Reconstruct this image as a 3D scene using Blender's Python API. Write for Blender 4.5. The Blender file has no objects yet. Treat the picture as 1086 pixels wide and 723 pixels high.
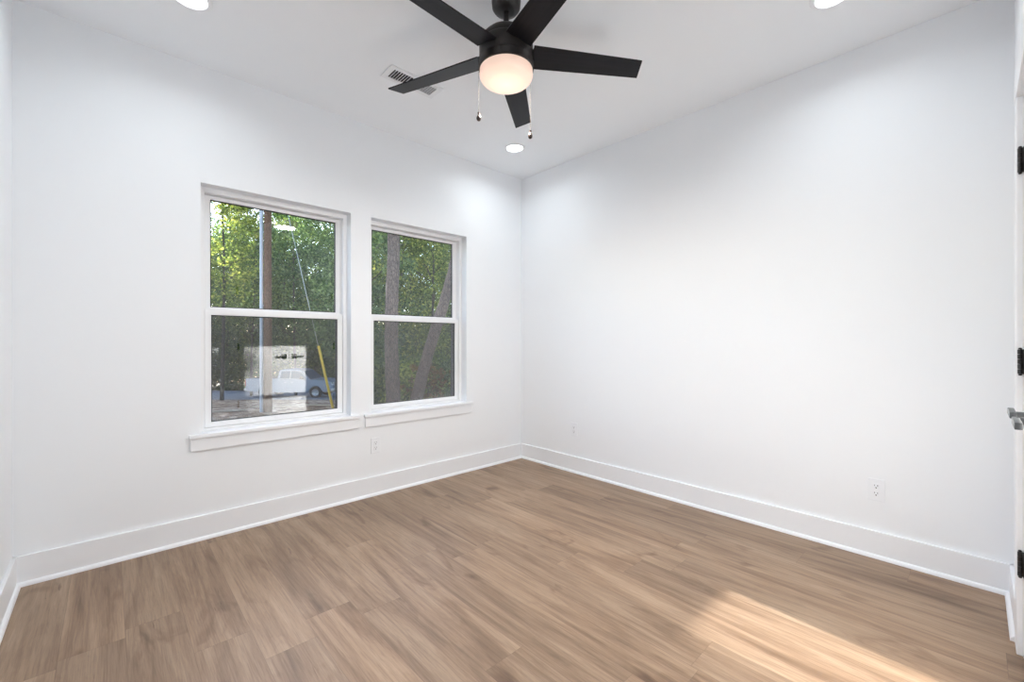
import bpy, bmesh, math, random
import numpy as np
from mathutils import Vector, Matrix

random.seed(7)
C = bpy.context.scene.collection
SC = bpy.context.scene
PI = math.pi

# ------------------------------------------------------------------ camera, world, sun, exposure
YAW = math.radians(47.0)                       # view direction, measured from +x (along the window wall)
FX, FY = math.cos(YAW), math.sin(YAW)          # forward
RX, RY = math.sin(YAW), -math.cos(YAW)         # to the right
CAM_H = 1.147
cd = bpy.data.cameras.new('camera')
cd.sensor_width = 36.0
cd.lens = 36.0 * 458.0 / 1086.0
cd.clip_start = 0.02
cam = bpy.data.objects.new('camera', cd)
cam.location = (0, 0, CAM_H)
cam.rotation_euler = (PI / 2, 0, YAW - PI / 2)
C.objects.link(cam)
SC.camera = cam

SC.view_settings.view_transform = 'Standard'
SC.view_settings.look = 'None'
SC.view_settings.gamma = 1.0
SC.view_settings.use_curve_mapping = False
SC.view_settings.exposure = 0.0
SC.cycles.max_bounces = 14
SC.cycles.diffuse_bounces = 8
SC.cycles.transparent_max_bounces = 24
SC.cycles.use_denoising = True
SC.cycles.sample_clamp_indirect = 8.0
SC.cycles.caustics_reflective = False
SC.cycles.caustics_refractive = False

SUN_EL = math.radians(15.6)
SUN_DX = 0.062                                  # the sun stands almost square to the window wall
world = bpy.data.worlds.new('sky')
SC.world = world
world.use_nodes = True
wn = world.node_tree
wn.nodes.clear()
wo = wn.nodes.new('ShaderNodeOutputWorld')
wb = wn.nodes.new('ShaderNodeBackground')
ws = wn.nodes.new('ShaderNodeTexSky')
ws.sky_type = 'NISHITA'
ws.sun_disc = False
ws.sun_elevation = math.radians(42)
ws.sun_rotation = 0.0
wb.inputs['Strength'].default_value = 0.72
wn.links.new(ws.outputs[0], wb.inputs[0])
wn.links.new(wb.outputs[0], wo.inputs[0])

SUN_STRENGTH = 44.0
sd = bpy.data.lights.new('sun', 'SUN')
sd.energy = SUN_STRENGTH
sd.angle = math.radians(0.6)
sd.color = (1.0, 0.965, 0.93)
sun = bpy.data.objects.new('sun', sd)
_d = Vector((-SUN_DX, -1.0, -math.tan(SUN_EL))).normalized()
sun.rotation_euler = _d.to_track_quat('-Z', 'Y').to_euler()
sun.location = (3, 30, 14)
C.objects.link(sun)

LENS_GLOW = 9.0                                 # what the lens itself looks like
LAMP_WATTS = 3.1                               # what each recessed lamp sheds, in a wide beam
FAN_GLOW = 1.0
FAN_WATTS = 23.0                                # the light the bowl sheds into the room

# ------------------------------------------------------------------ room dimensions
X0, X1 = -0.330, 2.980          # left wall, right wall
Y0, Y1 = -0.120, 3.058          # closet wall, window wall
H = 2.740
WT = 0.20                       # wall thickness

def at(lat, depth, z=0.0):
    """a point given by how far it lies ahead of and to the side of the room's diagonal"""
    return Vector((FX * depth + RX * lat, FY * depth + RY * lat, z))

def ground_z(depth):
    return -0.30 - 0.08 * depth

# ------------------------------------------------------------------ helpers
def link(o, parent=None):
    C.objects.link(o)
    if parent is not None:
        o.parent = parent
    return o

def obj(name, bm, m, parent=None, smooth=False, angle=None):
    me = bpy.data.meshes.new(name)
    bmesh.ops.recalc_face_normals(bm, faces=bm.faces[:])
    bm.to_mesh(me)
    bm.free()
    for mm in (m if isinstance(m, (list, tuple)) else [m]):
        me.materials.append(mm)
    if smooth:
        me.polygons.foreach_set('use_smooth', [True] * len(me.polygons))
        if angle is not None:
            me.set_sharp_from_angle(angle=math.radians(angle))
    return link(bpy.data.objects.new(name, me), parent)

def thing(name, label, cat, loc=(0, 0, 0), rz=0.0, group=None, kind=None):
    o = bpy.data.objects.new(name, None)
    o.empty_display_size = 0.1
    o.location = loc
    o.rotation_euler = (0, 0, rz)
    C.objects.link(o)
    return tag(o, label, cat, group, kind)

def tag(o, label=None, cat=None, group=None, kind=None):
    if label: o['label'] = label
    if cat: o['category'] = cat
    if group: o['group'] = group
    if kind: o['kind'] = kind
    return o

def box(bm, a, b, bevel=0.0, seg=2):
    x0, y0, z0 = (min(p, q) for p, q in zip(a, b))
    x1, y1, z1 = (max(p, q) for p, q in zip(a, b))
    vs = [bm.verts.new(p) for p in ((x0,y0,z0),(x1,y0,z0),(x1,y1,z0),(x0,y1,z0),(x0,y0,z1),(x1,y0,z1),(x1,y1,z1),(x0,y1,z1))]
    fs = [bm.faces.new([vs[i] for i in q]) for q in ((3,2,1,0),(4,5,6,7),(0,1,5,4),(1,2,6,5),(2,3,7,6),(3,0,4,7))]
    if bevel > 0:
        es = list({e for f in fs for e in f.edges})
        bmesh.ops.bevel(bm, geom=es, offset=bevel, segments=seg, affect='EDGES', profile=0.5)
    return bm

def boxes(*ab, bevel=0.0):
    bm = bmesh.new()
    for a, b in ab:
        box(bm, a, b, bevel)
    return bm

def lathe(bm, prof, seg=48, c=(0, 0, 0), cap=True):
    rings = []
    for r, z in prof:
        if r < 1e-6:
            rings.append([bm.verts.new((c[0], c[1], c[2] + z))])
        else:
            rings.append([bm.verts.new((c[0] + r * math.cos(2*PI*k/seg), c[1] + r * math.sin(2*PI*k/seg), c[2] + z)) for k in range(seg)])
    for A, B in zip(rings, rings[1:]):
        for k in range(seg):
            k2 = (k + 1) % seg
            if len(A) == 1 and len(B) == 1: continue
            if len(A) == 1: bm.faces.new((A[0], B[k], B[k2]))
            elif len(B) == 1: bm.faces.new((A[k], A[k2], B[0]))
            else: bm.faces.new((A[k], A[k2], B[k2], B[k]))
    if cap:
        for Rg in (rings[0], rings[-1]):
            if len(Rg) > 2: bm.faces.new(Rg)
    return bm

def tube(bm, pts, radii, seg=12, cap=True):
    pts = [Vector(p) for p in pts]
    if not isinstance(radii, (list, tuple)): radii = [radii] * len(pts)
    rings = []
    up = None
    for i, p in enumerate(pts):
        t = (pts[min(i+1, len(pts)-1)] - pts[max(i-1, 0)]).normalized()
        if up is None:
            up = Vector((0, 0, 1)) if abs(t.z) < 0.9 else Vector((1, 0, 0))
        a = (up - t * up.dot(t)).normalized()
        up = a
        b = t.cross(a)
        rings.append([bm.verts.new(p + (a * math.cos(2*PI*k/seg) + b * math.sin(2*PI*k/seg)) * radii[i]) for k in range(seg)])
    for A, B in zip(rings, rings[1:]):
        for k in range(seg):
            bm.faces.new((A[k], A[(k+1) % seg], B[(k+1) % seg], B[k]))
    if cap:
        bm.faces.new(rings[0]); bm.faces.new(rings[-1])
    return bm

def prism(bm, poly, y0, y1, y_in=None):
    """side outline (x, z) pulled out along y"""
    A = [bm.verts.new((x, y0, z)) for x, z in poly]
    B = [bm.verts.new((x, y1, z)) for x, z in poly]
    n = len(poly)
    bm.faces.new(A); bm.faces.new(B)
    for k in range(n):
        bm.faces.new((A[k], A[(k+1) % n], B[(k+1) % n], B[k]))
    return bm

def wall_grid(us, zs, solid, f, d):
    """wall panel from a grid of cells; f(u, z, depth) gives the point; reveals are closed"""
    bm = bmesh.new()
    cache = {}
    def v(u, z, k):
        key = (round(u, 5), round(z, 5), k)
        if key not in cache: cache[key] = bm.verts.new(f(u, z, d if k else 0.0))
        return cache[key]
    nu, nz = len(us) - 1, len(zs) - 1
    S = lambda i, j: 0 <= i < nu and 0 <= j < nz and solid(i, j)
    for i in range(nu):
        for j in range(nz):
            if not S(i, j): continue
            a, b, p, q = us[i], us[i+1], zs[j], zs[j+1]
            for k in (0, 1):
                bm.faces.new((v(a,p,k), v(b,p,k), v(b,q,k), v(a,q,k)))
            if not S(i-1, j): bm.faces.new((v(a,p,0), v(a,q,0), v(a,q,1), v(a,p,1)))
            if not S(i+1, j): bm.faces.new((v(b,p,0), v(b,q,0), v(b,q,1), v(b,p,1)))
            if not S(i, j-1): bm.faces.new((v(a,p,0), v(b,p,0), v(b,p,1), v(a,p,1)))
            if not S(i, j+1): bm.faces.new((v(a,q,0), v(b,q,0), v(b,q,1), v(a,q,1)))
    return bm

# ------------------------------------------------------------------ materials
def mat(name, col, rough=0.5, metal=0.0, spec=0.5, emit=None, estr=1.0):
    m = bpy.data.materials.new(name)
    m.use_nodes = True
    b = m.node_tree.nodes['Principled BSDF']
    b.inputs['Base Color'].default_value = (*col, 1)
    b.inputs['Roughness'].default_value = rough
    b.inputs['Metallic'].default_value = metal
    b.inputs['Specular IOR Level'].default_value = spec
    if emit:
        b.inputs['Emission Color'].default_value = (*emit, 1)
        b.inputs['Emission Strength'].default_value = estr
    return m

class NT:
    """small shorthand for node trees"""
    def __init__(s, m):
        s.t = m.node_tree; s.bsdf = s.t.nodes.get('Principled BSDF')
        s.out = s.t.nodes.get('Material Output')
    def n(s, typ, **kw):
        x = s.t.nodes.new(typ)
        for k, v in kw.items(): setattr(x, k, v)
        return x
    def l(s, a, b): s.t.links.new(a, b)
    def math(s, op, a, b=None, c=None):
        x = s.n('ShaderNodeMath', operation=op)
        for i, v in enumerate((a, b, c)):
            if v is None: continue
            if isinstance(v, (int, float)): x.inputs[i].default_value = v
            else: s.l(v, x.inputs[i])
        return x.outputs[0]
    def comb(s, x, y, z):
        c = s.n('ShaderNodeCombineXYZ')
        for i, v in enumerate((x, y, z)):
            if isinstance(v, (int, float)): c.inputs[i].default_value = v
            else: s.l(v, c.inputs[i])
        return c.outputs[0]
    def ramp(s, fac, stops):
        r = s.n('ShaderNodeValToRGB')
        e = r.color_ramp.elements
        while len(e) < len(stops): e.new(0.5)
        for el, (p, c) in zip(e, stops):
            el.position = p; el.color = (*c, 1)
        s.l(fac, r.inputs[0])
        return r.outputs[0]
    def mix(s, typ, fac, a, b):
        x = s.n('ShaderNodeMix', data_type='RGBA', blend_type=typ)
        if isinstance(fac, (int, float)): x.inputs[0].default_value = fac
        else: s.l(fac, x.inputs[0])
        for i, v in ((6, a), (7, b)):
            if isinstance(v, tuple): x.inputs[i].default_value = (*v, 1)
            else: s.l(v, x.inputs[i])
        return x.outputs[2]
    def noise(s, vec, scale, detail=4, rough=0.5, dist=0.0):
        x = s.n('ShaderNodeTexNoise')
        x.inputs['Scale'].default_value = scale; x.inputs['Detail'].default_value = detail
        x.inputs['Roughness'].default_value = rough; x.inputs['Distortion'].default_value = dist
        s.l(vec, x.inputs['Vector'])
        return x.outputs['Fac']
    def bump(s, h, strength, dist=0.01):
        x = s.n('ShaderNodeBump')
        x.inputs['Strength'].default_value = strength; x.inputs['Distance'].default_value = dist
        s.l(h, x.inputs['Height']); s.l(x.outputs[0], s.bsdf.inputs['Normal'])

def paint(name, col, rough, bump=0.03, scale=350):
    m = mat(name, col, rough)
    t = NT(m)
    g = t.n('ShaderNodeTexCoord').outputs['Object']
    n1 = t.noise(g, scale, 3)
    n2 = t.noise(g, 1.3, 2)
    c = t.mix('MIX', n2, tuple(v * 0.985 for v in col), tuple(min(1, v * 1.01) for v in col))
    t.l(c, t.bsdf.inputs['Base Color'])
    t.bump(n1, bump, 0.002)
    return m

M_wall = paint('wall_paint', (0.860, 0.885, 0.914), 0.75)
M_ceil = paint('ceiling_paint', (0.875, 0.90, 0.93), 0.85)
M_trim = paint('trim_paint', (0.86, 0.88, 0.91), 0.38, 0.01, 120)
M_door = paint('door_paint', (0.82, 0.83, 0.84), 0.42, 0.01, 120)
M_vinyl = paint('window_vinyl', (0.86, 0.87, 0.885), 0.35, 0.005, 80)
M_plate = mat('outlet_plastic', (0.84, 0.865, 0.90), 0.3)
M_slot = mat('outlet_slot', (0.06, 0.06, 0.065), 0.6)
M_black = paint('black_metal', (0.016, 0.016, 0.018), 0.42, 0.02, 200)
M_lever = paint('lever_metal', (0.010, 0.012, 0.014), 0.42, 0.0, 200)
M_bronze = paint('fan_bronze', (0.010, 0.0075, 0.0075), 0.45, 0.02, 200)
M_dark = mat('duct_dark', (0.02, 0.02, 0.022), 0.9)
M_seal = mat('glazing_gasket', (0.03, 0.03, 0.033), 0.7)
M_brass = mat('chain_metal', (0.10, 0.075, 0.06), 0.6, 0.3)
M_fob = paint('fob_wood', (0.035, 0.022, 0.018), 0.3, 0.0, 60)
M_grille = paint('register_enamel', (0.80, 0.82, 0.85), 0.4, 0.0, 60)

# fan blade: dark stained wood veneer
M_blade = mat('blade_veneer', (0.02, 0.02, 0.024), 0.40, spec=0.2)
t = NT(M_blade)
g = t.n('ShaderNodeTexCoord').outputs['Object']
sx = t.n('ShaderNodeSeparateXYZ'); t.l(g, sx.inputs[0])
gr = t.noise(t.comb(t.math('MULTIPLY', sx.outputs[0], 3.0), t.math('MULTIPLY', sx.outputs[1], 70.0), sx.outputs[2]), 1.0, 5)
t.l(t.ramp(gr, [(0.3, (0.006, 0.006, 0.008)), (0.75, (0.013, 0.0125, 0.015))]), t.bsdf.inputs['Base Color'])

# recessed lamp lens
M_lens = mat('lamp_lens', (0.9, 0.9, 0.9), 0.5, emit=(0.96, 0.985, 1.0), estr=LENS_GLOW)

# opal bowl of the fan light: lit from inside, brightest where the bulbs sit close to the glass
M_bowl = mat('opal_glass', (0.35, 0.33, 0.31), 0.2)
t = NT(M_bowl)
g = t.n('ShaderNodeTexCoord').outputs['Object']
sx = t.n('ShaderNodeSeparateXYZ'); t.l(g, sx.inputs[0])
rr = t.math('SQRT', t.math('ADD', t.math('MULTIPLY', sx.outputs[0], sx.outputs[0]), t.math('MULTIPLY', sx.outputs[1], sx.outputs[1])))
k = t.math('DIVIDE', rr, 0.125)
col = t.ramp(k, [(0.0, (1.0, 0.86, 0.68)), (0.5, (0.95, 0.74, 0.56)), (0.9, (0.80, 0.55, 0.42)), (1.0, (0.66, 0.44, 0.34))])
t.l(col, t.bsdf.inputs['Emission Color'])
t.bsdf.inputs['Emission Strength'].default_value = FAN_GLOW

# floor: vinyl planks running towards the window wall
M_floor = mat('oak_planks', (0.4, 0.28, 0.19), 0.42)
t = NT(M_floor)
PW, PL = 0.182, 1.22
g = t.n('ShaderNodeTexCoord').outputs['Object']
sp = t.n('ShaderNodeSeparateXYZ'); t.l(g, sp.inputs[0])
u = t.math('DIVIDE', t.math('ADD', sp.outputs[0], 5.05), PW)
row = t.math('FLOOR', u)
wn1 = t.n('ShaderNodeTexWhiteNoise', noise_dimensions='1D'); t.l(row, wn1.inputs['W'])
v = t.math('DIVIDE', t.math('ADD', t.math('ADD', sp.outputs[1], 6.0), t.math('MULTIPLY', wn1.outputs['Value'], PL)), PL)
colm = t.math('FLOOR', v)
wn2 = t.n('ShaderNodeTexWhiteNoise', noise_dimensions='2D'); t.l(t.comb(row, colm, 0.0), wn2.inputs['Vector'])
rid = wn2.outputs['Value']
off = t.math('MULTIPLY', rid, 53.0)
X_, Y_ = sp.outputs[0], sp.outputs[1]
def grain(sx_, sy_, o_, detail, rough, dist):
    return t.noise(t.comb(t.math('MULTIPLY', X_, sx_), t.math('MULTIPLY', Y_, sy_), t.math('ADD', off, o_)), 1.0, detail, rough, dist)
fine = grain(240.0, 9.0, 0.0, 5, 0.65, 0.2)            # short pores
mid = grain(58.0, 2.2, 4.0, 5, 0.62, 0.5)              # streaks
broad = grain(11.0, 1.1, 7.0, 4, 0.5, 0.8)             # heartwood bands
knot = grain(8.0, 3.0, 9.0, 3, 0.5, 0.8)
crack = grain(30.0, 2.6, 13.0, 4, 0.6, 1.2)
cath = t.math('MULTIPLY_ADD', t.math('SINE', t.math('MULTIPLY', broad, 75.0)), 0.5, 0.5)
base = t.ramp(broad, [(0.30, (0.185, 0.118, 0.073)), (0.50, (0.288, 0.196, 0.128)), (0.70, (0.355, 0.255, 0.174))])
c1 = t.mix('MULTIPLY', 0.8, base, t.ramp(mid, [(0.30, (0.66, 0.61, 0.57)), (0.50, (0.98, 0.97, 0.96)), (0.68, (1.12, 1.12, 1.12))]))
c1 = t.mix('MULTIPLY', 0.6, c1, t.ramp(fine, [(0.32, (0.68, 0.64, 0.61)), (0.58, (1.06, 1.06, 1.06))]))
c2 = t.mix('MULTIPLY', 0.14, c1, t.ramp(cath, [(0.0, (0.62, 0.55, 0.50)), (0.35, (1.0, 1.0, 1.0))]))
c3 = t.mix('MULTIPLY', 0.8, c2, t.ramp(knot, [(0.60, (1.0, 1.0, 1.0)), (0.72, (0.62, 0.55, 0.50)), (0.80, (0.34, 0.28, 0.24))]))
gate = t.math('MULTIPLY', t.ramp(crack, [(0.66, (0, 0, 0)), (0.71, (1, 1, 1))]), t.ramp(knot, [(0.50, (0, 0, 0)), (0.60, (1, 1, 1))]))
c3 = t.mix('MULTIPLY', t.math('MULTIPLY', gate, 0.75), c3, (0.36, 0.29, 0.25))
tone = t.ramp(rid, [(0.0, (0.90, 0.89, 0.88)), (0.5, (1.0, 1.0, 1.0)), (1.0, (1.10, 1.08, 1.06))])
c4 = t.mix('MULTIPLY', 1.0, c3, tone)
fu = t.math('FRACT', u); fv = t.math('FRACT', v)
eu = t.math('MINIMUM', fu, t.math('SUBTRACT', 1.0, fu))
ev = t.math('MINIMUM', fv, t.math('SUBTRACT', 1.0, fv))
seam = t.math('MINIMUM', t.math('MULTIPLY', eu, PW), t.math('MULTIPLY', ev, PL))
sm = t.math('LESS_THAN', seam, 0.0011)
c5 = t.mix('MIX', t.math('MULTIPLY', sm, 0.35), c4, (0.11, 0.07, 0.045))
t.l(c5, t.bsdf.inputs['Base Color'])
rg = t.math('MULTIPLY_ADD', fine, 0.16, 0.36)
t.l(rg, t.bsdf.inputs['Roughness'])
t.bump(t.math('SUBTRACT', fine, t.math('MULTIPLY', sm, 1.5)), 0.12, 0.0012)

# window glass (two panes of an insulated unit read as one sheet) and fly screen
M_glass = bpy.data.materials.new('window_glass'); M_glass.use_nodes = True
t = NT(M_glass); t.t.nodes.remove(t.bsdf)
tr = t.n('ShaderNodeBsdfTransparent'); tr.inputs[0].default_value = (0.97, 0.985, 0.975, 1)
gl = t.n('ShaderNodeBsdfGlossy'); gl.inputs['Roughness'].default_value = 0.0
fr = t.n('ShaderNodeFresnel'); fr.inputs['IOR'].default_value = 1.5
mx = t.n('ShaderNodeMixShader')
t.l(t.math('MINIMUM', t.math('MULTIPLY', fr.outputs[0], 2.9), 1.0), mx.inputs[0])
t.l(tr.outputs[0], mx.inputs[1]); t.l(gl.outputs[0], mx.inputs[2]); t.l(mx.outputs[0], t.out.inputs[0])

M_screen = bpy.data.materials.new('fly_screen_mesh'); M_screen.use_nodes = True
t = NT(M_screen); t.t.nodes.remove(t.bsdf)
tr = t.n('ShaderNodeBsdfTransparent')
df = t.n('ShaderNodeBsdfDiffuse'); df.inputs[0].default_value = (0.05, 0.05, 0.052, 1)
mx = t.n('ShaderNodeMixShader'); mx.inputs[0].default_value = 0.42
t.l(tr.outputs[0], mx.inputs[1]); t.l(df.outputs[0], mx.inputs[2]); t.l(mx.outputs[0], t.out.inputs[0])

# outdoors
def leaf_mat(name, c_dark, c_mid, c_light, transl=0.5):
    m = bpy.data.materials.new(name); m.use_nodes = True
    t = NT(m); t.t.nodes.remove(t.bsdf)
    gi = t.n('ShaderNodeNewGeometry')
    col = t.ramp(gi.outputs['Random Per Island'], [(0.0, c_dark), (0.55, c_mid), (1.0, c_light)])
    d = t.n('ShaderNodeBsdfDiffuse'); tl = t.n('ShaderNodeBsdfTranslucent')
    t.l(col, d.inputs[0]); t.l(t.mix('MULTIPLY', 1.0, col, (1.25, 1.2, 0.6)), tl.inputs[0])
    mx = t.n('ShaderNodeMixShader'); mx.inputs[0].default_value = transl
    t.l(d.outputs[0], mx.inputs[1]); t.l(tl.outputs[0], mx.inputs[2]); t.l(mx.outputs[0], t.out.inputs[0])
    return m
M_leaf = [leaf_mat('oak_leaves', (0.035, 0.06, 0.025), (0.10, 0.155, 0.06), (0.26, 0.33, 0.13)),
          leaf_mat('maple_leaves', (0.035, 0.07, 0.04), (0.09, 0.155, 0.085), (0.22, 0.31, 0.18)),
          leaf_mat('hickory_leaves', (0.06, 0.09, 0.03), (0.18, 0.25, 0.08), (0.46, 0.47, 0.17))]  # last one: brighter, yellower, with backlit highlights put into the leaf colour
M_deadleaf = leaf_mat('dead_leaves', (0.10, 0.06, 0.035), (0.20, 0.12, 0.06), (0.32, 0.2, 0.10), 0.3)

def bark(name, a, b, scale):
    m = mat(name, b, 0.9, spec=0.2)
    t = NT(m)
    g = t.n('ShaderNodeTexCoord').outputs['Object']
    mp = t.n('ShaderNodeMapping'); mp.inputs['Scale'].default_value = (1, 1, 0.3); t.l(g, mp.inputs[0])
    vo = t.n('ShaderNodeTexVoronoi', feature='DISTANCE_TO_EDGE'); vo.inputs['Scale'].default_value = scale
    t.l(mp.outputs[0], vo.inputs['Vector'])
    nz = t.noise(mp.outputs[0], scale * 0.8, 6, 0.7)
    f = t.math('MULTIPLY', t.math('MINIMUM', t.math('MULTIPLY_ADD', vo.outputs['Distance'], 4.0, 0.3), 1.0), t.math('MULTIPLY_ADD', nz, 1.7, -0.25))
    t.l(t.ramp(f, [(0.05, a), (0.75, b)]), t.bsdf.inputs['Base Color'])
    t.bump(f, 0.8, 0.03)
    return m
M_pine = bark('pine_bark', (0.045, 0.033, 0.027), (0.25, 0.185, 0.15), 24)
M_bark = bark('dark_bark', (0.025, 0.022, 0.018), (0.11, 0.095, 0.08), 9)

def speckle(name, cols, scale, rough=0.95):
    m = mat(name, cols[0][1], rough, spec=0.2)
    t = NT(m)
    g = t.n('ShaderNodeTexCoord').outputs['Object']
    vo = t.n('ShaderNodeTexVoronoi'); vo.inputs['Scale'].default_value = scale; t.l(g, vo.inputs['Vector'])
    sp_ = t.n('ShaderNodeSeparateColor'); t.l(vo.outputs['Color'], sp_.inputs[0])
    big = t.noise(g, 0.5, 4)
    f = t.math('MULTIPLY_ADD', big, 0.5, t.math('MULTIPLY', sp_.outputs[0], 0.55))
    t.l(t.ramp(f, cols), t.bsdf.inputs['Base Color'])
    t.bump(sp_.outputs[0], 0.15, 0.02)
    return m
M_mulch = speckle('mulch_and_stone', [(0.15, (0.07, 0.04, 0.022)), (0.42, (0.22, 0.135, 0.08)), (0.60, (0.36, 0.24, 0.155)), (0.80, (0.75, 0.64, 0.54))], 5.0)
M_road = speckle('road_asphalt', [(0.1, (0.16, 0.17, 0.19)), (0.9, (0.30, 0.32, 0.36))], 30)
M_forest_floor = speckle('forest_floor', [(0.1, (0.04, 0.05, 0.02)), (0.5, (0.09, 0.10, 0.04)), (0.9, (0.18, 0.15, 0.09))], 4)
M_pole = bark('pole_wood', (0.10, 0.055, 0.035), (0.24, 0.14, 0.09), 20)
M_conduit = paint('conduit_pvc', (0.50, 0.53, 0.58), 0.5, 0.0, 10)
M_wire = mat('guy_wire_steel', (0.55, 0.58, 0.6), 0.4, 0.6)
M_guard = paint('guard_yellow', (0.80, 0.52, 0.03), 0.5, 0.0, 10)
M_truck = mat('truck_paint', (0.34, 0.42, 0.54), 0.25, 0.2)
M_truckglass = mat('truck_glass', (0.05, 0.12, 0.22), 0.08)
M_tyre = mat('tyre_rubber', (0.02, 0.02, 0.022), 0.85)
M_rim = mat('rim_alloy', (0.5, 0.52, 0.55), 0.3, 0.9)
M_bumper = mat('bumper_chrome', (0.55, 0.57, 0.6), 0.3, 0.8)
M_lamp = mat('truck_lamp', (0.75, 0.76, 0.78), 0.15)
M_tail = mat('truck_tail_lamp', (0.4, 0.02, 0.02), 0.2)
M_plank = paint('pale_lumber', (0.60, 0.50, 0.38), 0.8, 0.05, 20)

# ------------------------------------------------------------------ the room shell
def st(name, bm, m, label=None, parent=None):
    o = obj(name, bm, m, parent)
    return tag(o, label, None, None, 'structure')

st('floor', boxes(((X0 - WT, Y0 - WT, -0.12), (X1 + WT, Y1 + WT, 0.0))), M_floor, 'brown oak-look plank floor with a low sun patch')['category'] = 'floor'
st('ceiling', boxes(((X0 - WT, Y0 - WT, H), (X1 + WT, Y1 + WT, H + 0.12))), M_ceil, 'flat white painted ceiling')['category'] = 'ceiling'

W1 = (0.388, 1.270); W2 = (1.421, 2.303); WZ0, WZ1 = 0.590, 2.066
us = [X0 - WT, W1[0], W1[1], W2[0], W2[1], X1 + WT]
zs = [0.0, WZ0, WZ1, H]
st('wall_back', wall_grid(us, zs, lambda i, j: not (j == 1 and i in (1, 3)), lambda u_, z_, d_: (u_, Y1 + d_, z_), WT), M_wall,
   'white wall with the two windows')['category'] = 'wall'
st('wall_right', boxes(((X1, Y0 - WT, 0), (X1 + WT, Y1, H))), M_wall, 'blank white wall to the right of the windows')['category'] = 'wall'
st('wall_left', boxes(((X0 - WT, Y0 - WT, 0), (X0, Y1, H))), M_wall, 'narrow strip of white wall at the left edge')['category'] = 'wall'

DX0, DX1, DZ = 1.190, 2.432, 2.045              # closet door opening
bm = wall_grid([X0, DX0, DX1, X1], [0.0, DZ, H], lambda i, j: not (i == 1 and j == 0), lambda u_, z_, d_: (u_, Y0 - d_, z_), 0.13)
box(bm, (X0, Y0 - WT, 0), (X1, Y0 - 0.14, H))
st('wall_front', bm, M_wall, 'white wall beside the closet doors')['category'] = 'wall'

# baseboards with a shoe moulding
def baseboard(name, label, segs):
    """segs: list of (a, b, normal) on the wall face"""
    bm = bmesh.new(); bs = bmesh.new()
    for (ax, ay), (bx, by), (nx, ny) in segs:
        box(bm, (ax, ay, 0.0), (bx + nx * 0.015, by + ny * 0.015, 0.140), 0.0025)
        # quarter-round shoe
        n = 6; Lp = []
        for (px, py) in ((ax, ay), (bx, by)):
            ring = [bs.verts.new((px + nx * 0.015, py + ny * 0.015, 0.0))]
            for k in range(n + 1):
                a = PI / 2 * k / n
                d_ = 0.015 + 0.014 * math.cos(a)
                ring.append(bs.verts.new((px + nx * d_, py + ny * d_, 0.019 * math.sin(a))))
            Lp.append(ring)
        m_ = len(Lp[0])
        for k in range(m_):
            bs.faces.new((Lp[0][k], Lp[0][(k+1) % m_], Lp[1][(k+1) % m_], Lp[1][k]))
        bs.faces.new(Lp[0]); bs.faces.new(Lp[1])
    o = st(name, bm, M_trim, label); o['category'] = 'baseboard'
    obj('shoe_molding', bs, M_trim, o, True, 40)
    return o
baseboard('baseboard_back', 'tall white baseboard below the two windows', [((X0, Y1), (X1, Y1), (0, -1))])
baseboard('baseboard_right', 'tall white baseboard along the blank wall with two outlets', [((X1, Y0), (X1, Y1), (-1, 0))])
baseboard('baseboard_left', 'short white baseboard at the left edge of the room', [((X0, Y0), (X0, Y1), (1, 0))])
baseboard('baseboard_front', 'short white baseboard running to the closet door casing', [((2.524, Y0), (X1, Y0), (0, 1)), ((X0, Y0), (1.098, Y0), (0, 1))])

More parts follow.
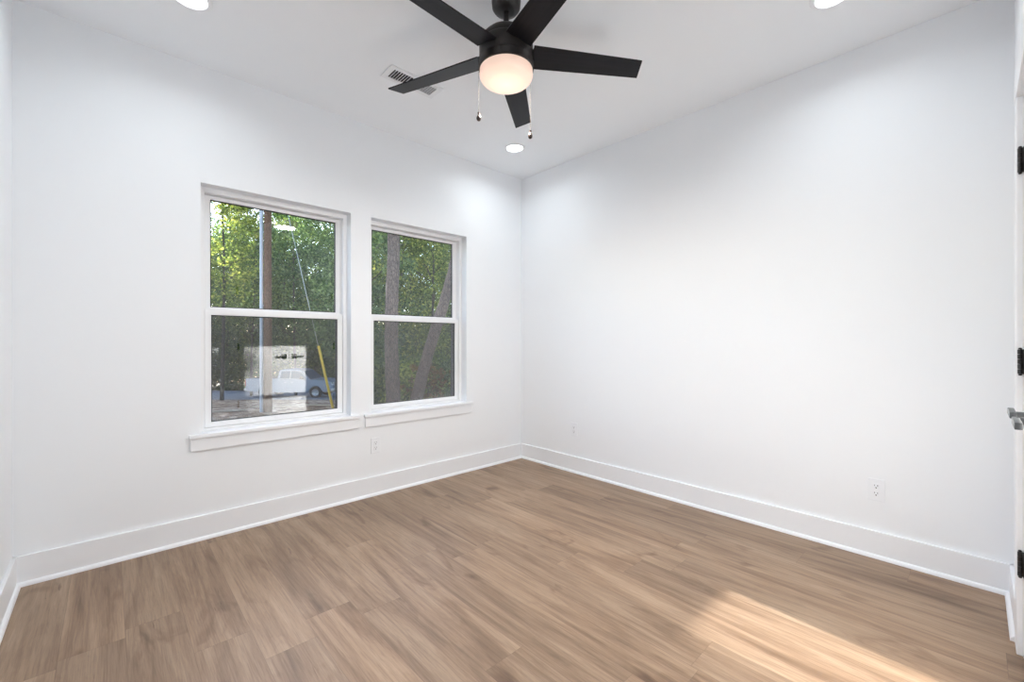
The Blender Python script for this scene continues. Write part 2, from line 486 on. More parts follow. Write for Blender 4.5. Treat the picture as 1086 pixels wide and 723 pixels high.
# ------------------------------------------------------------------ windows
def build_window(n, xa, xb, label):
    cx = (xa + xb) / 2
    bm = bmesh.new()
    # vinyl frame: two jambs, head, sill
    f0, f1 = Y1 + 0.074, Y1 + 0.165
    zb, zt = 0.610, WZ1
    fw = 0.026
    for a, b in (((xa, f0, zb), (xa + fw, f1, zt)), ((xb - fw, f0, zb), (xb, f1, zt)),
                 ((xa + fw, f0, zt - 0.030), (xb - fw, f1, zt)), ((xa + fw, f0, zb), (xb - fw, f1, zb + 0.016))):
        box(bm, a, b, 0.002)
    # parting stop between the two sash tracks
    for xs in (xa + fw, xb - fw - 0.006):
        box(bm, (xs, f0 + 0.041, zb + 0.016), (xs + 0.006, f0 + 0.046, zt - 0.030))
    w = obj('window_%d' % n, bm, M_vinyl)
    tag(w, label, 'window', None, 'structure')
    def sash(nm, y0, y1, z0, z1, gz0, gz1, rail_top, rail_bot):
        sb = bmesh.new()
        xl, xr = xa + fw + 0.002, xb - fw - 0.002
        gx0, gx1 = xa + 0.062, xb - 0.062
        box(sb, (xl, y0, z0), (gx0, y1, z1), 0.003)
        box(sb, (gx1, y0, z0), (xr, y1, z1), 0.003)
        box(sb, (gx0 - 0.004, y0, gz1), (gx1 + 0.004, y1, z1), 0.003)
        box(sb, (gx0 - 0.004, y0, z0), (gx1 + 0.004, y1, gz0), 0.003)
        # glazing bead
        yb = y0 + 0.010
        bw = 0.005
        s_ = obj(nm, sb, M_vinyl, w)
        ym = (y0 + y1) / 2
        gk = bmesh.new()
        for a, b in (((gx0, ym - 0.006, gz0), (gx0 + bw, ym + 0.006, gz1)), ((gx1 - bw, ym - 0.006, gz0), (gx1, ym + 0.006, gz1)),
                     ((gx0, ym - 0.006, gz1 - bw), (gx1, ym + 0.006, gz1)), ((gx0, ym - 0.006, gz0), (gx1, ym + 0.006, gz0 + bw))):
            box(gk, a, b)
        obj('gasket', gk, M_seal, s_)
        pb = bmesh.new()
        box(pb, (gx0, ym - 0.0001, gz0), (gx1, ym + 0.0001, gz1))
        bmesh.ops.delete(pb, geom=[f for f in pb.faces if abs(f.calc_center_median().y - (ym - 0.0001)) > 1e-6], context='FACES')
        obj('pane', pb, M_glass, s_)
        return s_
    lo = sash('lower_sash', Y1 + 0.086, Y1 + 0.114, 0.627, 1.340, 0.658, 1.304, 0, 0)
    up = sash('upper_sash', Y1 + 0.122, Y1 + 0.150, 1.318, 2.034, 1.354, 2.010, 0, 0)
    # lift rail and cam lock
    lk = bmesh.new()
    for lx in (xa + 0.27, xb - 0.27):
        box(lk, (lx - 0.028, Y1 + 0.090, 1.340), (lx + 0.028, Y1 + 0.114, 1.346), 0.002)
        box(lk, (lx - 0.010, Y1 + 0.094, 1.346), (lx + 0.022, Y1 + 0.106, 1.353), 0.002)
    obj('sash_lock', lk, M_vinyl, lo)
    # half screen on the outside
    sc_ = bmesh.new()
    ys = Y1 + 0.160
    for a, b in (((xa + fw, ys, 0.626), (xa + 0.048, ys + 0.010, 1.335)), ((xb - 0.048, ys, 0.626), (xb - fw, ys + 0.010, 1.335)),
                 ((xa + 0.048, ys, 1.315), (xb - 0.048, ys + 0.010, 1.335)), ((xa + 0.048, ys, 0.626), (xb - 0.048, ys + 0.010, 0.645))):
        box(sc_, a, b)
    sf = obj('screen_frame', sc_, M_seal, w)
    sm_ = bmesh.new()
    vs = [sm_.verts.new(p) for p in ((xa + 0.046, ys + 0.005, 0.640), (xb - 0.046, ys + 0.005, 0.640), (xb - 0.046, ys + 0.005, 1.32), (xa + 0.046, ys + 0.005, 1.32))]
    sm_.faces.new(vs)
    obj('screen_mesh', sm_, M_screen, sf)
    # painted sill board and apron
    sl = bmesh.new()
    box(sl, (xa - 0.058, Y1 - 0.030, 0.590), (xb + 0.058, Y1, 0.611), 0.003)
    box(sl, (xa + 0.0005, Y1 - 0.002, 0.5905), (xb - 0.0005, Y1 + 0.090, 0.6105))
    obj('sill', sl, M_trim, w)
    ap = boxes(((xa - 0.050, Y1 - 0.016, 0.516), (xb + 0.050, Y1, 0.590)), bevel=0.002)
    obj('apron', ap, M_trim, w)
    return w
build_window(1, W1[0], W1[1], 'white double-hung window looking out on a utility pole and truck')
build_window(2, W2[0], W2[1], 'white double-hung window nearer the room corner, looking out on pine trunks')

# ------------------------------------------------------------------ closet doors, casing, hinges, levers
bm = bmesh.new()
cy0, cy1 = Y0, Y0 + 0.017
box(bm, (DX1 - 0.004, cy0, 0.0), (DX1 + 0.088, cy1, DZ - 0.006), 0.003)
box(bm, (DX0 - 0.088, cy0, 0.0), (DX0 + 0.004, cy1, DZ - 0.006), 0.003)
box(bm, (DX0 - 0.088, cy0, DZ - 0.006), (DX1 + 0.088, cy1 + 0.002, DZ + 0.090), 0.003)
tr = st('trim_1', bm, M_trim, 'white flat casing around the closet doors'); tr['category'] = 'door casing'
jb = bmesh.new()
box(jb, (DX1 - 0.014, Y0 - 0.12, 0.0), (DX1, Y0 + 0.001, DZ))
box(jb, (DX0, Y0 - 0.12, 0.0), (DX0 + 0.014, Y0 + 0.001, DZ))
box(jb, (DX0 + 0.014, Y0 - 0.12, DZ - 0.012), (DX1 - 0.014, Y0 + 0.001, DZ))
obj('jamb', jb, M_trim, tr)

SEAM = 1.811
def closet_door(n, xh, s, label):
    """leaf hung at xh; s = +1 when the leaf runs towards -x from its hinge side"""
    xe = SEAM + s * 0.0015
    a, b = sorted((xh - s * 0.003, xe))
    bm = bmesh.new()
    yf, yb = Y0 - 0.002, Y0 - 0.037
    z0, z1 = 0.012, DZ - 0.015
    # stiles and rails around two recessed panels
    stl = 0.105
    zr = [(z0, z0 + 0.21), (0.86, 1.00), (z1 - 0.115, z1)]
    box(bm, (a, yb, z0), (a + stl, yf, z1), 0.0015)
    box(bm, (b - stl, yb, z0), (b, yf, z1), 0.0015)
    for p, q in zr:
        box(bm, (a + stl - 0.001, yb + 0.0005, p), (b - stl + 0.001, yf - 0.0003, q))
    box(bm, (a + stl - 0.001, yb + 0.012, z0 + 0.2), (b - stl + 0.001, yf - 0.012, z1 - 0.1))
    d = obj('door_%d' % n, bm, M_door)
    tag(d, label, 'door', None, 'structure')
    for zc in (1.803, 1.072, 0.338):
        hb = bmesh.new()
        for k in range(5):
            zz = zc - 0.0445 + k * 0.0178
            lathe(hb, [(0.0052, 0.0004), (0.0068, 0.0014), (0.0068, 0.0164), (0.0052, 0.0174)], 14, (xh, Y0 + 0.0085, zz))
        box(hb, (xh - 0.0015, Y0 - 0.030, zc - 0.0445), (xh + 0.0015, Y0 + 0.0085, zc + 0.0445))
        box(hb, (xh - s * 0.016, Y0 - 0.0015, zc - 0.0445), (xh + s * 0.017, Y0 + 0.0015, zc + 0.0445), 0.0006)
        lathe(hb, [(0.004, 0.0), (0.0055, 0.003), (0.003, 0.006)], 12, (xh, Y0 + 0.0085, zc + 0.0445))
        lathe(hb, [(0.003, -0.006), (0.0055, -0.003), (0.004, 0.0)], 12, (xh, Y0 + 0.0085, zc - 0.0445))
        tag(obj('hinge', hb, M_black, d, True, 35), 'black butt hinge')
    # square rose with a flat bar lever pointing back to the hinge
    lx, lz = SEAM + s * 0.064, 0.937
    lv = bmesh.new()
    box(lv, (lx - 0.032, Y0 - 0.003, lz - 0.032), (lx + 0.032, Y0 + 0.007, lz + 0.032), 0.002)
    tube(lv, [(lx, Y0 + 0.006, lz), (lx, Y0 + 0.046, lz)], 0.0105, 16)
    box(lv, (lx - s * 0.013, Y0 + 0.040, lz - 0.009), (lx + s * 0.112, Y0 + 0.054, lz + 0.009), 0.002)
    tag(obj('lever_handle', lv, M_lever, d, True, 35), 'black lever handle')
    return d
closet_door(1, DX1 - 0.014, 1, 'white closet door leaf nearer the corner, on three black hinges')
closet_door(2, DX0 + 0.014, -1, 'white closet door leaf whose black lever shows at the edge')

# ------------------------------------------------------------------ ceiling fan
FC = (1.338, 1.474)
fan = thing('ceiling_fan', 'black five-blade ceiling fan with a glowing bowl light', 'ceiling fan', (FC[0], FC[1], H))
bm = bmesh.new()
lathe(bm, [(0.0, -0.080), (0.034, -0.080), (0.054, -0.074), (0.064, -0.060), (0.067, -0.030), (0.067, 0.0)], 48, cap=True)
obj('canopy', bm, M_bronze, fan, True, 40)
bm = bmesh.new()
lathe(bm, [(0.0125, -0.150), (0.0125, -0.050)], 24)
lathe(bm, [(0.0, -0.160), (0.030, -0.160), (0.030, -0.150), (0.022, -0.138), (0.0126, -0.132)], 32, cap=False)
obj('downrod', bm, M_bronze, fan, True, 40)
bm = bmesh.new()
lathe(bm, [(0.0, -0.310), (0.122, -0.310), (0.122, -0.304), (0.124, -0.300), (0.124, -0.240), (0.122, -0.236), (0.118, -0.234), (0.118, -0.222), (0.112, -0.205),
           (0.095, -0.188), (0.070, -0.174), (0.045, -0.165), (0.030, -0.160), (0.0, -0.160)], 64, cap=False)
obj('motor_housing', bm, M_bronze, fan, True, 40)
bm = bmesh.new()
lathe(bm, [(0.0, -0.352), (0.118, -0.352), (0.1265, -0.346), (0.1265, -0.314), (0.122, -0.311), (0.0, -0.311)], 64, cap=False)
obj('light_fitter', bm, M_bronze, fan, True, 40)
bm = bmesh.new()
prof = [(0.122, 0.0)]
for k in range(0, 13):
    a = PI / 2 * k / 12
    prof.append((0.070 + 0.053 * math.cos(a), -0.018 - 0.040 * math.sin(a)))
prof += [(0.045, -0.0595), (0.02, -0.0605), (0.0, -0.061)]
lathe(bm, prof, 64, cap=False)
bw = obj('light_bowl', bm, M_bowl, fan, True, 60)
bw.location = (0, 0, -0.350)
tag(bw, 'glowing opal glass bowl')
fl = bpy.data.lights.new('fan_bowl_light', 'AREA')
fl.shape = 'DISK'; fl.size = 0.20; fl.energy = FAN_WATTS; fl.color = (1.0, 0.95, 0.90)
flo = bpy.data.objects.new('fan_bowl_light', fl)
flo.location = (0, 0, -0.0625)
link(flo, bw)
BZ = -0.273
base_ang = math.radians(9.65) + YAW - PI / 2
def blade_mesh():
    bm = bmesh.new()
    n = 14
    top, bot = [], []
    r0, r1 = 0.120, 0.658
    pitch = -math.radians(12)
    P = []
    for i in range(n + 1):
        s = i / n
        x = r0 + (r1 - r0) * s
        w0 = 0.0625 - 0.0135 * s
        P.append((x, w0))
    outline = [(x + (-0.012 if i == n else 0.0), -w) for i, (x, w) in enumerate(P)] + [(x + (0.006 if i == n else 0), w) for i, (x, w) in reversed(list(enumerate(P)))]
    A = []; B = []
    for x, y in outline:
        for Lst, dz in ((A, -0.003), (B, 0.003)):
            yy = y * math.cos(pitch) - dz * math.sin(pitch)
            zz = y * math.sin(pitch) + dz * math.cos(pitch)
            Lst.append(bm.verts.new((x, yy, zz)))
    m_ = len(outline)
    bm.faces.new(A); bm.faces.new(B)
    for k in range(m_):
        bm.faces.new((A[k], A[(k+1) % m_], B[(k+1) % m_], B[k]))
    return bm
blade0 = None
for k in range(5):
    if blade0 is None:
        b = obj('blade', blade_mesh(), M_blade, fan); blade0 = b
        irn = bmesh.new()
        tube(irn, [(0.08, -0.022, 0.014), (0.11, -0.022, 0.014), (0.175, -0.030, 0.014)], 0.007, 10)
        tube(irn, [(0.08, 0.022, 0.008), (0.11, 0.022, 0.008), (0.175, 0.030, 0.004)], 0.007, 10)
        irn0 = obj('blade_iron', irn, M_bronze, b, True, 40)
    else:
        b = blade0.copy(); link(b, fan)
        i_ = irn0.copy(); link(i_, b)
    b.location = (0, 0, BZ)
    b.rotation_euler = (0, 0, base_ang + k * 2 * PI / 5)
def pull_chain(lat, dep, z_top, z_fob):
    p = Vector((FX * dep + RX * lat, FY * dep + RY * lat, 0))
    ch = bmesh.new()
    # the bracket that carries the chain out of the switch housing
    inn = p.normalized() * 0.118
    tube(ch, [(inn.x, inn.y, z_top), (p.x, p.y, z_top)], 0.003, 8)
    nb = int((z_top - z_fob) / 0.0055)
    for q in range(nb):
        zz = z_top - q * (z_top - z_fob) / nb
        bmesh.ops.create_icosphere(ch, subdivisions=1, radius=0.0017, matrix=Matrix.Translation((p.x, p.y, zz)))
    c_ = obj('pull_chain', ch, M_brass, fan, True)
    fb = bmesh.new()
    lathe(fb, [(0.0, 0.0), (0.006, -0.001), (0.0065, -0.004), (0.004, -0.009), (0.0075, -0.016), (0.0105, -0.024), (0.0105, -0.031), (0.007, -0.038), (0.0, -0.041)], 20, (p.x, p.y, z_fob), cap=False)
    tag(obj('fob', fb, M_fob, c_, True, 60), 'dark turned fob')
pull_chain(-0.124, -0.030, -0.322, -0.555)
pull_chain(0.113, 0.052, -0.322, -0.597)

# ------------------------------------------------------------------ recessed lamps
def downlight(x, y, label):
    t_ = thing('recessed_light', label, 'ceiling light', (x, y, H), group='recessed ceiling lights')
    bm = bmesh.new()
    lathe(bm, [(0.064, -0.0015), (0.068, -0.008), (0.082, -0.008), (0.088, -0.003), (0.088, 0.0), (0.064, 0.0), (0.064, -0.0015)], 48, cap=False)
    obj('trim_ring', bm, M_trim, t_, True, 40)
    bm = bmesh.new()
    lathe(bm, [(0.0, -0.0026), (0.05, -0.0026), (0.064, -0.0016), (0.0645, -0.0005)], 48, cap=False)
    tag(obj('lens', bm, M_lens, t_, True, 60), 'glowing white lens')
    ld = bpy.data.lights.new('recessed_light_beam', 'AREA')
    ld.shape = 'DISK'; ld.size = 0.12; ld.energy = LAMP_WATTS; ld.spread = math.radians(155); ld.color = (0.90, 0.97, 1.0)
    lo = bpy.data.objects.new('recessed_light_beam', ld)
    lo.location = (0, 0, -0.0045)
    link(lo, t_)
downlight(2.445, 2.590, 'lit round ceiling light farthest off, above the room corner')
downlight(0.273, 2.480, 'lit round ceiling light above the wall left of the windows')
downlight(2.437, 0.448, 'lit round ceiling light over the blank wall on the right')
downlight(0.300, 0.455, 'lit round ceiling light over the near corner by the left wall')

# ------------------------------------------------------------------ ceiling register
rg_ = thing('air_vent', 'white louvered air register on the ceiling behind a fan blade', 'air vent', (1.367, 2.361, H))
bm = bmesh.new()
ox, oy, ix, iy = 0.178, 0.073, 0.144, 0.045
for a, b in (((-ox, -oy, -0.006), (ox, -iy, 0)), ((-ox, iy, -0.006), (ox, oy, 0)), ((-ox, -iy, -0.006), (-ix, iy, 0)), ((ix, -iy, -0.006), (ox, iy, 0)), ((-0.017, -iy, -0.006), (0.017, iy, 0))):
    box(bm, a, b, 0.0015)
obj('register_frame', bm, M_grille, rg_)
obj('duct_opening', boxes(((-ix, -iy, -0.0012), (ix, iy, -0.0002))), M_dark, rg_)
for sgn in (-1, 1):
    bm = bmesh.new()
    n = 7
    for q in range(n):
        xc = sgn * (0.028 + (q + 0.5) * (ix - 0.032) / n)
        tilt = math.radians(36) * sgn
        hw = 0.0062
        dx, dz = hw * math.cos(tilt), hw * math.sin(tilt) * 0.6
        vs = [bm.verts.new(p) for p in ((xc - dx, -iy, -0.0045 + dz), (xc + dx, -iy, -0.0045 - dz), (xc + dx, iy, -0.0045 - dz), (xc - dx, iy, -0.0045 + dz))]
        f = bm.faces.new(vs)
    bmesh.ops.solidify(bm, geom=bm.faces[:], thickness=0.0008)
    obj('louver_bank', bm, M_grille, rg_)

# ------------------------------------------------------------------ outlets
def outlet(loc, rz, label):
    """local +y points into the room"""
    o = thing('wall_outlet', label, 'outlet', loc, rz, 'wall outlets')
    obj('cover_plate', boxes(((-0.036, 0.0, -0.0585), (0.036, 0.005, 0.0585)), bevel=0.0022), M_plate, o)
    rc = obj('receptacle', boxes(((-0.0167, 0.0045, -0.0335), (0.0167, 0.0068, 0.0335)), bevel=0.0012), M_plate, o)
    for zc in (0.0195, -0.0195):
        s = bmesh.new()
        box(s, (-0.0075, 0.0060, zc + 0.000), (-0.0052, 0.0071, zc + 0.009))
        box(s, (0.0052, 0.0060, zc + 0.001), (0.0075, 0.0071, zc + 0.008))
        bmesh.ops.create_cone(s, cap_ends=True, segments=14, radius1=0.0032, radius2=0.0032, depth=0.0011,
                              matrix=Matrix.Translation((0, 0.00655, zc - 0.0075)) @ Matrix.Rotation(PI / 2, 4, 'X'))
        tag(obj('socket', s, M_slot, rc), 'dark slots of one socket')
outlet((1.455, Y1, 0.368), PI, 'white duplex outlet below the gap between the two windows')
outlet((X1, 2.395, 0.374), PI / 2, 'white duplex outlet nearest the room corner, on the blank wall')
outlet((X1, 0.358, 0.357), PI / 2, 'white duplex outlet farther from the room corner, on the blank wall')

# ------------------------------------------------------------------ outdoors
# ground falling away from the house
def strip(name, d0, d1, m, label, cat, dz=0.0, l0=-80, l1=40, kind='structure', nd=12, nl=24):
    bm = bmesh.new()
    G = [[bm.verts.new(at(l0 + (l1 - l0) * j / nl, d0 + (d1 - d0) * i / nd, ground_z(d0 + (d1 - d0) * i / nd) + dz)) for j in range(nl + 1)] for i in range(nd + 1)]
    for i in range(nd):
        for j in range(nl):
            bm.faces.new((G[i][j], G[i][j+1], G[i+1][j+1], G[i+1][j]))
    o = obj(name, bm, m)
    return tag(o, label, cat, None, kind)
strip('ground', 4.9, 26.0, M_mulch, 'rough ground of stones and mulch sloping away outside', 'ground')
strip('road', 26.0, 41.0, M_road, 'grey road beyond the rough ground', 'road')
strip('ground_woods', 41.0, 90.0, M_forest_floor, 'shaded forest floor under the trees', 'ground')

# foliage keeps clear of the sun's path into the room through the right half of the second window
def sun_gap(P):
    yy = P[:, 1] - 0.8
    xx = P[:, 0] - SUN_DX * yy
    zz = P[:, 2] - math.tan(SUN_EL) * yy
    return (xx > 1.66) & (xx < 2.75) & (zz > -0.45) & (zz < 1.65)

def leaf_mesh(name, centers, size, rs, aspect=0.58):
    n = len(centers)
    nrm = rs.normal(size=(n, 3)); nrm[:, 2] += 0.6
    nrm /= np.linalg.norm(nrm, axis=1)[:, None]
    a = rs.normal(size=(n, 3)); a -= nrm * (a * nrm).sum(1)[:, None]
    a /= np.linalg.norm(a, axis=1)[:, None]
    b = np.cross(nrm, a)
    s = (size * rs.uniform(0.65, 1.35, n))[:, None]
    V = np.empty((n, 4, 3), np.float32)
    V[:, 0] = centers - a * s * 0.5
    V[:, 1] = centers + b * s * aspect * 0.5 - a * s * 0.06 + nrm * s * 0.06
    V[:, 2] = centers + a * s * 0.5
    V[:, 3] = centers - b * s * aspect * 0.5 - a * s * 0.06 + nrm * s * 0.06
    me = bpy.data.meshes.new(name)
    me.vertices.add(n * 4); me.vertices.foreach_set('co', V.reshape(-1))
    me.loops.add(n * 4); me.loops.foreach_set('vertex_index', np.arange(n * 4, dtype=np.int32))
    me.polygons.add(n); me.polygons.foreach_set('loop_start', np.arange(0, n * 4, 4, dtype=np.int32))
    me.polygons.foreach_set('loop_total', np.full(n, 4, np.int32))
    me.update(calc_edges=True)
    return me

def crown_points(rs, n, h0, h1, rad, clumps):
    """leaf positions in clumps through a crown reaching from h0 to h1 above the base"""
    t_ = rs.uniform(0, 1, clumps)
    z = h0 + (h1 - h0) * t_
    prof = np.sqrt(np.clip(1 - (2 * t_ - 0.85) ** 2 / 1.4, 0.08, 1))
    ang = rs.uniform(0, 2 * PI, clumps)
    r = rad * prof * np.sqrt(rs.uniform(0.05, 1, clumps))
    cc = np.stack([r * np.cos(ang), r * np.sin(ang), z], 1)
    sz = rs.uniform(0.28, 0.75, clumps) * rad * 0.33
    idx = rs.integers(0, clumps, n)
    P = cc[idx] + rs.normal(size=(n, 3)) * sz[idx][:, None] * np.array([1, 1, 0.62])
    P[:, 2] = np.maximum(P[:, 2], 0.15)
    return P, cc

def tree(name, lat, dep, h0, h1, rad, n, size, m, seed, label, cat='tree', group=None, trunk_r=0.14, clumps=90, bend=0.5):
    rs = np.random.default_rng(seed)
    base = at(lat, dep, ground_z(dep) - 0.05)
    o = thing(name, label, cat, base, 0, group)
    P, cc = crown_points(rs, n, h0, h1, rad, clumps)
    W = P + np.array(base)
    P = P[~sun_gap(W)]
    me = leaf_mesh('crown', P, size, rs)
    me.materials.append(m)
    link(bpy.data.objects.new('crown', me), o)
    # trunk and limbs
    bx, by = rs.normal(0, bend, 2)
    pts = []
    for i in range(9):
        s = i / 8
        pts.append(Vector((bx * s * s + 0.1 * math.sin(4 * s + seed), by * s * s + 0.1 * math.cos(3 * s + seed), h1 * 0.92 * s)))
    bm = bmesh.new()
    tube(bm, pts, [trunk_r * (1 - 0.8 * i / 8) for i in range(9)], 9)
    for c in cc[:10]:
        s = min(0.95, max(0.12, (c[2] - 0.9) / (h1 * 0.92)))
        i0 = min(7, int(s * 8))
        p0 = pts[i0].lerp(pts[i0 + 1], s * 8 - i0)
        p1 = Vector(c.tolist())
        w = np.array([base + p0.lerp(p1, q) for q in (0, .25, .5, .75, 1)])
        if sun_gap(w).any(): continue
        mid = p0.lerp(p1, 0.5) + Vector((0, 0, 0.2))
        tube(bm, [p0, mid, p1], [trunk_r * 0.34, trunk_r * 0.22, trunk_r * 0.06], 6)
    obj('trunk', bm, M_bark, o, True)
    return o

GT = 'trees of the woods beyond the road'
LT = ['leafy green tree in the woods beyond the road', 'bluish green tree in the woods beyond the road', 'yellow-green backlit tree in the woods beyond the road']
rs0 = np.random.default_rng(5)
k = 0
for row_d, ratios in ((43, np.linspace(-0.96, 0.06, 15)), (51, np.linspace(-0.95, 0.05, 13)), (63, np.linspace(-0.95, 0.05, 12))):
    for r_ in ratios:
        d_ = row_d + rs0.uniform(-2.0, 2.0)
        kind = [0, 1, 0, 2, 1, 0, 1][k % 7] if row_d < 60 else k % 2
        tree('woods_tree', (r_ + rs0.uniform(-0.015, 0.015)) * d_, d_, rs0.uniform(0.2, 2.0), rs0.uniform(14, 20) + (row_d - 43) * 0.25, rs0.uniform(2.6, 3.8) * row_d / 46,
             11000, 0.27 * row_d / 46, M_leaf[kind], 100 + k, LT[kind], 'tree', GT + ', ' + ['green', 'bluish', 'yellowish'][kind], rs0.uniform(0.12, 0.24), 80)
        k += 1
# nearer trees seen through the second window and the upper part of the first
near = [(-0.34, 19.0, 2.6, 9.5, 2.1, 6500, 0.16, 1), (-0.27, 23.0, 1.0, 10, 2.6, 8200, 0.17, 0), (-0.19, 21.0, 0.8, 9.5, 2.3, 7200, 0.16, 2), (-0.12, 24.0, 0.6, 10, 2.5, 7600, 0.17, 0),
        (-0.40, 29.0, 3.2, 12.5, 2.6, 7200, 0.20, 1), (-0.50, 32.0, 4.4, 14, 3.0, 9200, 0.21, 1), (-0.60, 31.0, 5.0, 13.5, 2.5, 6200, 0.2, 0)]
nl_ = ['bluish green tree close behind the straight pine trunk', 'green tree standing between the two pine trunks', 'bright yellow-green tree behind the leaning pine trunk', 'green tree at the corner side of the second window',
       'bluish green tree between the two windows, beyond the mulch', 'tall bluish green tree behind the guy wire', 'tall green tree with high crown left of the utility pole']
for q, (r_, d_, h0, h1, rad, n, sz, kd) in enumerate(near):
    tree('broadleaf_tree', r_ * d_, d_, h0, h1, rad, n, sz, M_leaf[kd], 300 + q, nl_[q], 'tree', None, 0.10, 70, 0.4)
# trees towards the sun; those left of the first window added to block it
for q, (wx, wy, h0, h1, rad, n) in enumerate(((0.2, 25.0, 1.5, 12.5, 2.6, 9000), (-2.8, 29.0, 1.5, 14, 2.8, 9000), (4.9, 30.0, 6.0, 15, 2.0, 4200))):
    tree('broadleaf_tree', RX * wx + RY * wy, FX * wx + FY * wy, h0, h1, rad, int(n * 1.3), 0.19, M_leaf[2], 330 + q,
         ['backlit yellow-green tree at the left edge of the first window', 'backlit tree hidden left of the first window', 'backlit yellow-green tree high in the upper left of the first window'][q], 'tree', None, 0.11, 80, 0.4)
# saplings and brush at the edge of the woods
for q, r_ in enumerate(np.linspace(-0.98, -0.08, 20)):
    d_ = 42.5 + rs0.uniform(-0.6, 0.8)
    tree('woods_sapling', r_ * d_, d_, 0.1, rs0.uniform(4.5, 7.0), rs0.uniform(1.5, 2.1), 4200, 0.22, M_leaf[q % 2], 500 + q,
         'green sapling thicket at the edge of the woods across the road', 'sapling', 'saplings at the edge of the woods', 0.05, 45, 0.3)
# undergrowth below the pines
GS = 'shrubs below the pines'
for q, (r_, d_, h1, rad) in enumerate(((-0.325, 15.5, 1.9, 1.0), (-0.30, 17.0, 2.3, 1.4), (-0.24, 15.0, 1.8, 1.1), (-0.18, 16.5, 2.2, 1.3), (-0.12, 15.5, 2.0, 1.2), (-0.06, 17.0, 2.2, 1.3))):
    tree('leafy_shrub', r_ * d_, d_, 0.1, h1, rad, 2600, 0.13, M_leaf[q % 3], 400 + q, 'low leafy shrub growing behind the pine trunks', 'shrub', GS, 0.03, 40, 0.1)
o = tree('withered_shrub', -0.195 * 13.5, 13.5, 0.4, 1.9, 0.75, 650, 0.13, M_deadleaf, 451, 'withered brown shrub in front of the leaning pine trunk', 'shrub', None, 0.02, 22, 0.1)

# two pines close to the house
def pine(lat0, dep, lean, r, seed, label):
    rs = np.random.default_rng(seed)
    gz = ground_z(dep) - 0.1
    base = at(lat0, dep, gz)
    o = thing('pine_tree', label, 'tree', base)
    Hh = 12.0
    axis = Vector((RX * lean, RY * lean, 1.0))
    seg, nz = 20, 70
    bm = bmesh.new()
    rings = []
    for i in range(nz + 1):
        s = i / nz
        z = Hh * s
        rr_ = r * (1 - 0.45 * s) * (1 + 0.25 * max(0, 0.06 - s) / 0.06)
        c = axis * z + Vector((0.05 * math.sin(1.3 * z + seed), 0.05 * math.cos(z), 0))
        rings.append([bm.verts.new(c + Vector((math.cos(2*PI*q/seg), math.sin(2*PI*q/seg), 0)) * rr_ * (1 + rs.uniform(-0.05, 0.05))) for q in range(seg)])
    for A, B in zip(rings, rings[1:]):
        for q in range(seg):
            bm.faces.new((A[q], A[(q+1) % seg], B[(q+1) % seg], B[q]))
    bm.faces.new(rings[-1]); bm.faces.new(rings[0])
    obj('trunk', bm, M_pine, o, True)
    P, _ = crown_points(rs, 2200, 9.0, 13.5, 1.8, 40)
    P = P + np.array(axis * 11.0 - Vector((0, 0, 11.0)))
    P = P[~sun_gap(P + np.array(base))]
    me = leaf_mesh('crown', P, 0.22, rs, 0.2)
    me.materials.append(M_leaf[1])
    link(bpy.data.objects.new('crown', me), o)
pine(-3.05, 11.0, 0.0, 0.185, 1, 'straight pine trunk with scaly bark in the second window')
pine(-2.72, 11.3, 0.262, 0.165, 2, 'leaning pine trunk in the second window')

# utility pole with conduit
PD = 17.0
pl = (284 - 543) / 458 * PD
pz = ground_z(PD) - 0.1
up_ = thing('utility_pole', 'brown wooden utility pole with a grey conduit on its side', 'utility pole', at(pl, PD, pz))
bm = bmesh.new(); lathe(bm, [(0.155, 0.0), (0.135, 6.0), (0.12, 12.0)], 24)
obj('shaft', bm, M_pole, up_, True, 40)
off_ = at(-0.262, 0.02)
bm = bmesh.new()
tube(bm, [(off_.x, off_.y, 0.02), (off_.x, off_.y, 11.0)], 0.064, 16)
obj('conduit', bm, M_conduit, up_, True, 40)
for zc in (1.4, 4.3, 7.2, 10.0):
    bm = bmesh.new()
    tube(bm, [(0, 0, zc), (off_.x, off_.y, zc)], 0.025, 8)
    lathe(bm, [(0.066, -0.03), (0.073, -0.03), (0.073, 0.03), (0.066, 0.03), (0.066, -0.03)], 16, (off_.x, off_.y, zc), cap=False)
    obj('standoff_bracket', bm, M_conduit, up_, True, 40)

# guy wire
b0 = at((354 - 543) / 458 * PD, PD, ground_z(PD))
tp = at(pl + 0.13, PD, CAM_H + (362 - 150) / 458 * PD)
gw = thing('guy_wire', 'thin slanting guy wire with a yellow guard at its foot', 'guy wire', b0)
bm = bmesh.new(); dv = tp - b0
tube(bm, [(0, 0, -0.05), dv], 0.010, 8)
obj('wire', bm, M_wire, gw, True)
bm = bmesh.new(); tube(bm, [dv * 0.012, dv * 0.245], 0.048, 12)
tag(obj('guard', bm, M_guard, gw, True, 40), 'yellow plastic guy guard')

# a few pale boards lying on the mulch
for q, (la, de, ln, rz) in enumerate(((-10.6, 19.5, 2.2, -0.62), (-9.6, 20.6, 2.6, -0.9), (-11.4, 17.2, 1.4, -0.4))):
    p = at(la, de, ground_z(de) + 0.05)
    o = obj('lumber_board', boxes(((-ln / 2, -0.07, -0.02), (ln / 2, 0.07, 0.02)), bevel=0.004), M_plank)
    o.location = p
    o.rotation_euler = (0.0, 0.0, rz)
    tag(o, ['pale board on the mulch nearest the utility pole', 'longest pale board on the mulch, closest to the road', 'short pale board on the mulch closest to the house'][q], 'board', 'boards on the mulch')

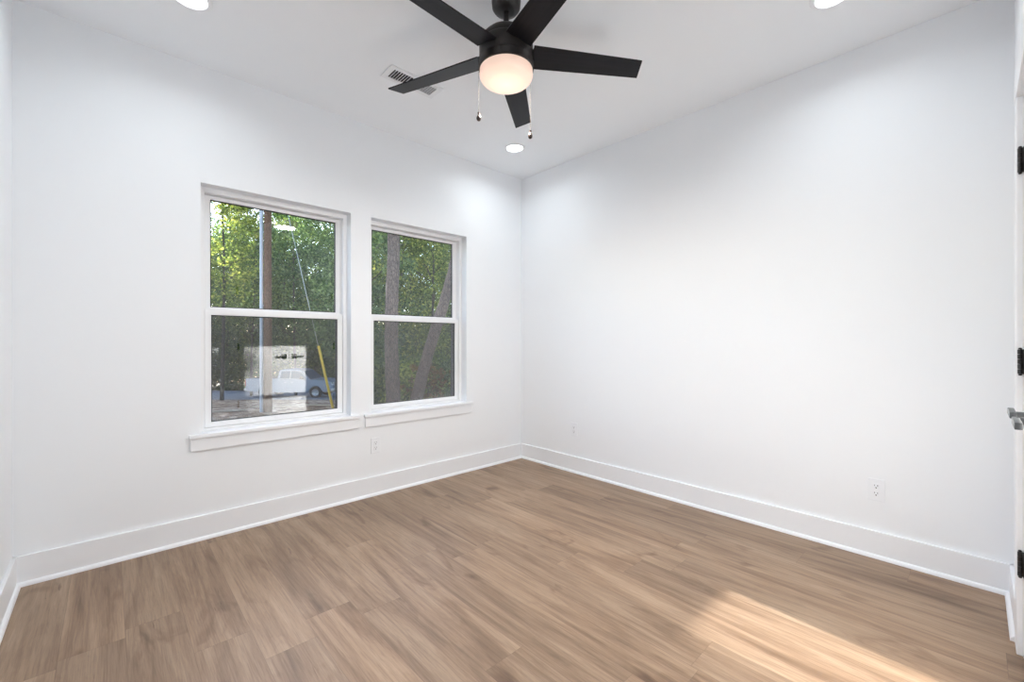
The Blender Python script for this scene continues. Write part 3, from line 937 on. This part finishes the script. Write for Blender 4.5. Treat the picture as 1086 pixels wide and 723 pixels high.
# pickup truck, x forward, y to its left
TD = 29.5
tc = at((314 - 543) / 458 * TD, TD)
truck = thing('pickup_truck', 'light silver pickup truck parked by the road outside', 'truck', (tc.x, tc.y, ground_z(TD) + 0.02), YAW - PI / 2)
def arch(cx, r, z0):
    return [(cx - r * math.cos(a), z0 + r * math.sin(a)) for a in [PI * k / 10 for k in range(11)]]
side = [(-2.86, 0.55), (-2.80, 0.48), (-2.10, 0.42)] + arch(-1.62, 0.47, 0.42) + [(-1.0, 0.40), (1.1, 0.40)] + arch(1.75, 0.47, 0.42) + \
       [(2.55, 0.42), (2.84, 0.52), (2.88, 0.80), (2.84, 1.08), (2.45, 1.17), (1.25, 1.24), (1.1, 1.27), (-0.72, 1.27), (-0.74, 1.30), (-2.82, 1.30), (-2.87, 1.24)]
bm = prism(bmesh.new(), side, -0.98, 0.98)
bmesh.ops.bevel(bm, geom=[e for e in bm.edges if abs(e.verts[0].co.y) == abs(e.verts[1].co.y) and e.verts[0].co.y * e.verts[1].co.y > 0 and e.calc_length() > 0.02], offset=0.05, segments=3, affect='EDGES')
body = obj('body', bm, M_truck, truck, True, 35)
cab = [(-0.78, 1.22), (-0.70, 1.84), (-0.45, 1.90), (0.55, 1.88), (0.80, 1.80), (1.42, 1.22)]
bm = bmesh.new()
def cab_ring(poly, y, tuck):
    return [bm.verts.new((x, y * (1 - tuck * max(0, (z - 1.22) / 0.68)), z)) for x, z in poly]
A = cab_ring(cab, -0.93, 0.17); B = cab_ring(cab, 0.93, 0.17)
bm.faces.new(A); bm.faces.new(B)
for q in range(len(cab)): bm.faces.new((A[q], A[(q+1) % len(cab)], B[(q+1) % len(cab)], B[q]))
bmesh.ops.bevel(bm, geom=[e for e in bm.edges if min(v.co.z for v in e.verts) > 1.3], offset=0.04, segments=3, affect='EDGES')
cb = obj('cab', bm, M_truck, truck, True, 35)
def side_y(z): return 0.93 * (1 - 0.17 * max(0, (z - 1.22) / 0.68)) + 0.006
for s in (-1, 1):
    for poly in ([(-0.62, 1.30), (-0.55, 1.76), (0.02, 1.79), (0.02, 1.30)], [(0.10, 1.30), (0.10, 1.79), (0.50, 1.78), (0.70, 1.72), (1.12, 1.32)]):
        bm = bmesh.new()
        vs = [bm.verts.new((x, s * side_y(z), z)) for x, z in poly]
        f = bm.faces.new(vs)
        bmesh.ops.solidify(bm, geom=[f], thickness=0.012)
        tag(obj('side_window', bm, M_truckglass, cb), 'dark blue side window')
bm = bmesh.new()
vs = [bm.verts.new(p) for p in ((0.83, -0.70, 1.79), (0.83, 0.70, 1.79), (1.40, 0.84, 1.265), (1.40, -0.84, 1.265))]
f = bm.faces.new(vs); bmesh.ops.solidify(bm, geom=[f], thickness=0.012)
obj('windshield', bm, M_truckglass, cb)
bm = bmesh.new()
box(bm, (-2.78, -0.86, 1.29), (-0.86, 0.86, 1.312), 0.004)
obj('bed_cover', bm, M_tyre, truck)
for s in (-1, 1):
    bm = boxes(((0.78, s * 0.96, 1.26), (0.98, s * 1.14, 1.44)), bevel=0.03)
    obj('side_mirror', bm, M_tyre, truck, True, 40)
    bm = boxes(((2.62, s * 0.62, 0.86), (2.885, s * 0.95, 1.06)), bevel=0.03)
    obj('headlamp', bm, M_lamp, truck, True, 40)
    bm = boxes(((-2.885, s * 0.80, 0.80), (-2.78, s * 0.97, 1.20)), bevel=0.02)
    obj('tail_lamp', bm, M_tail, truck, True, 40)
    for xh in (-0.30, 0.12):
        obj('door_handle', boxes(((xh, s * 0.978, 1.05), (xh + 0.18, s * 0.998, 1.08)), bevel=0.004), M_bumper, truck)
obj('front_bumper', boxes(((2.74, -0.96, 0.42), (2.96, 0.96, 0.66)), bevel=0.05), M_bumper, truck, True, 40)
obj('grille', boxes(((2.84, -0.58, 0.70), (2.90, 0.58, 1.04)), bevel=0.02), M_tyre, truck, True, 40)
obj('rear_bumper', boxes(((-3.0, -0.94, 0.48), (-2.80, 0.94, 0.66)), bevel=0.04), M_bumper, truck, True, 40)
for xw in (-1.62, 1.75):
    for s in (-1, 1):
        wh = bpy.data.objects.new('wheel', None); link(wh, truck); wh.location = (xw, s * 0.86, 0.39); wh.rotation_euler = (PI / 2, 0, 0)
        bm = bmesh.new()
        lathe(bm, [(0.235, -0.12), (0.35, -0.13), (0.385, -0.10), (0.39, 0.0), (0.385, 0.10), (0.35, 0.13), (0.235, 0.12), (0.235, -0.12)], 32, cap=False)
        obj('tire', bm, M_tyre, wh, True, 40)
        bm = bmesh.new()
        lathe(bm, [(0.0, -0.09), (0.07, -0.11), (0.12, -0.07), (0.20, -0.08), (0.236, -0.11), (0.236, 0.11), (0.20, 0.08), (0.12, 0.07), (0.07, 0.11), (0.0, 0.09)], 32, cap=False)
        obj('rim', bm, M_rim, wh, True, 40)
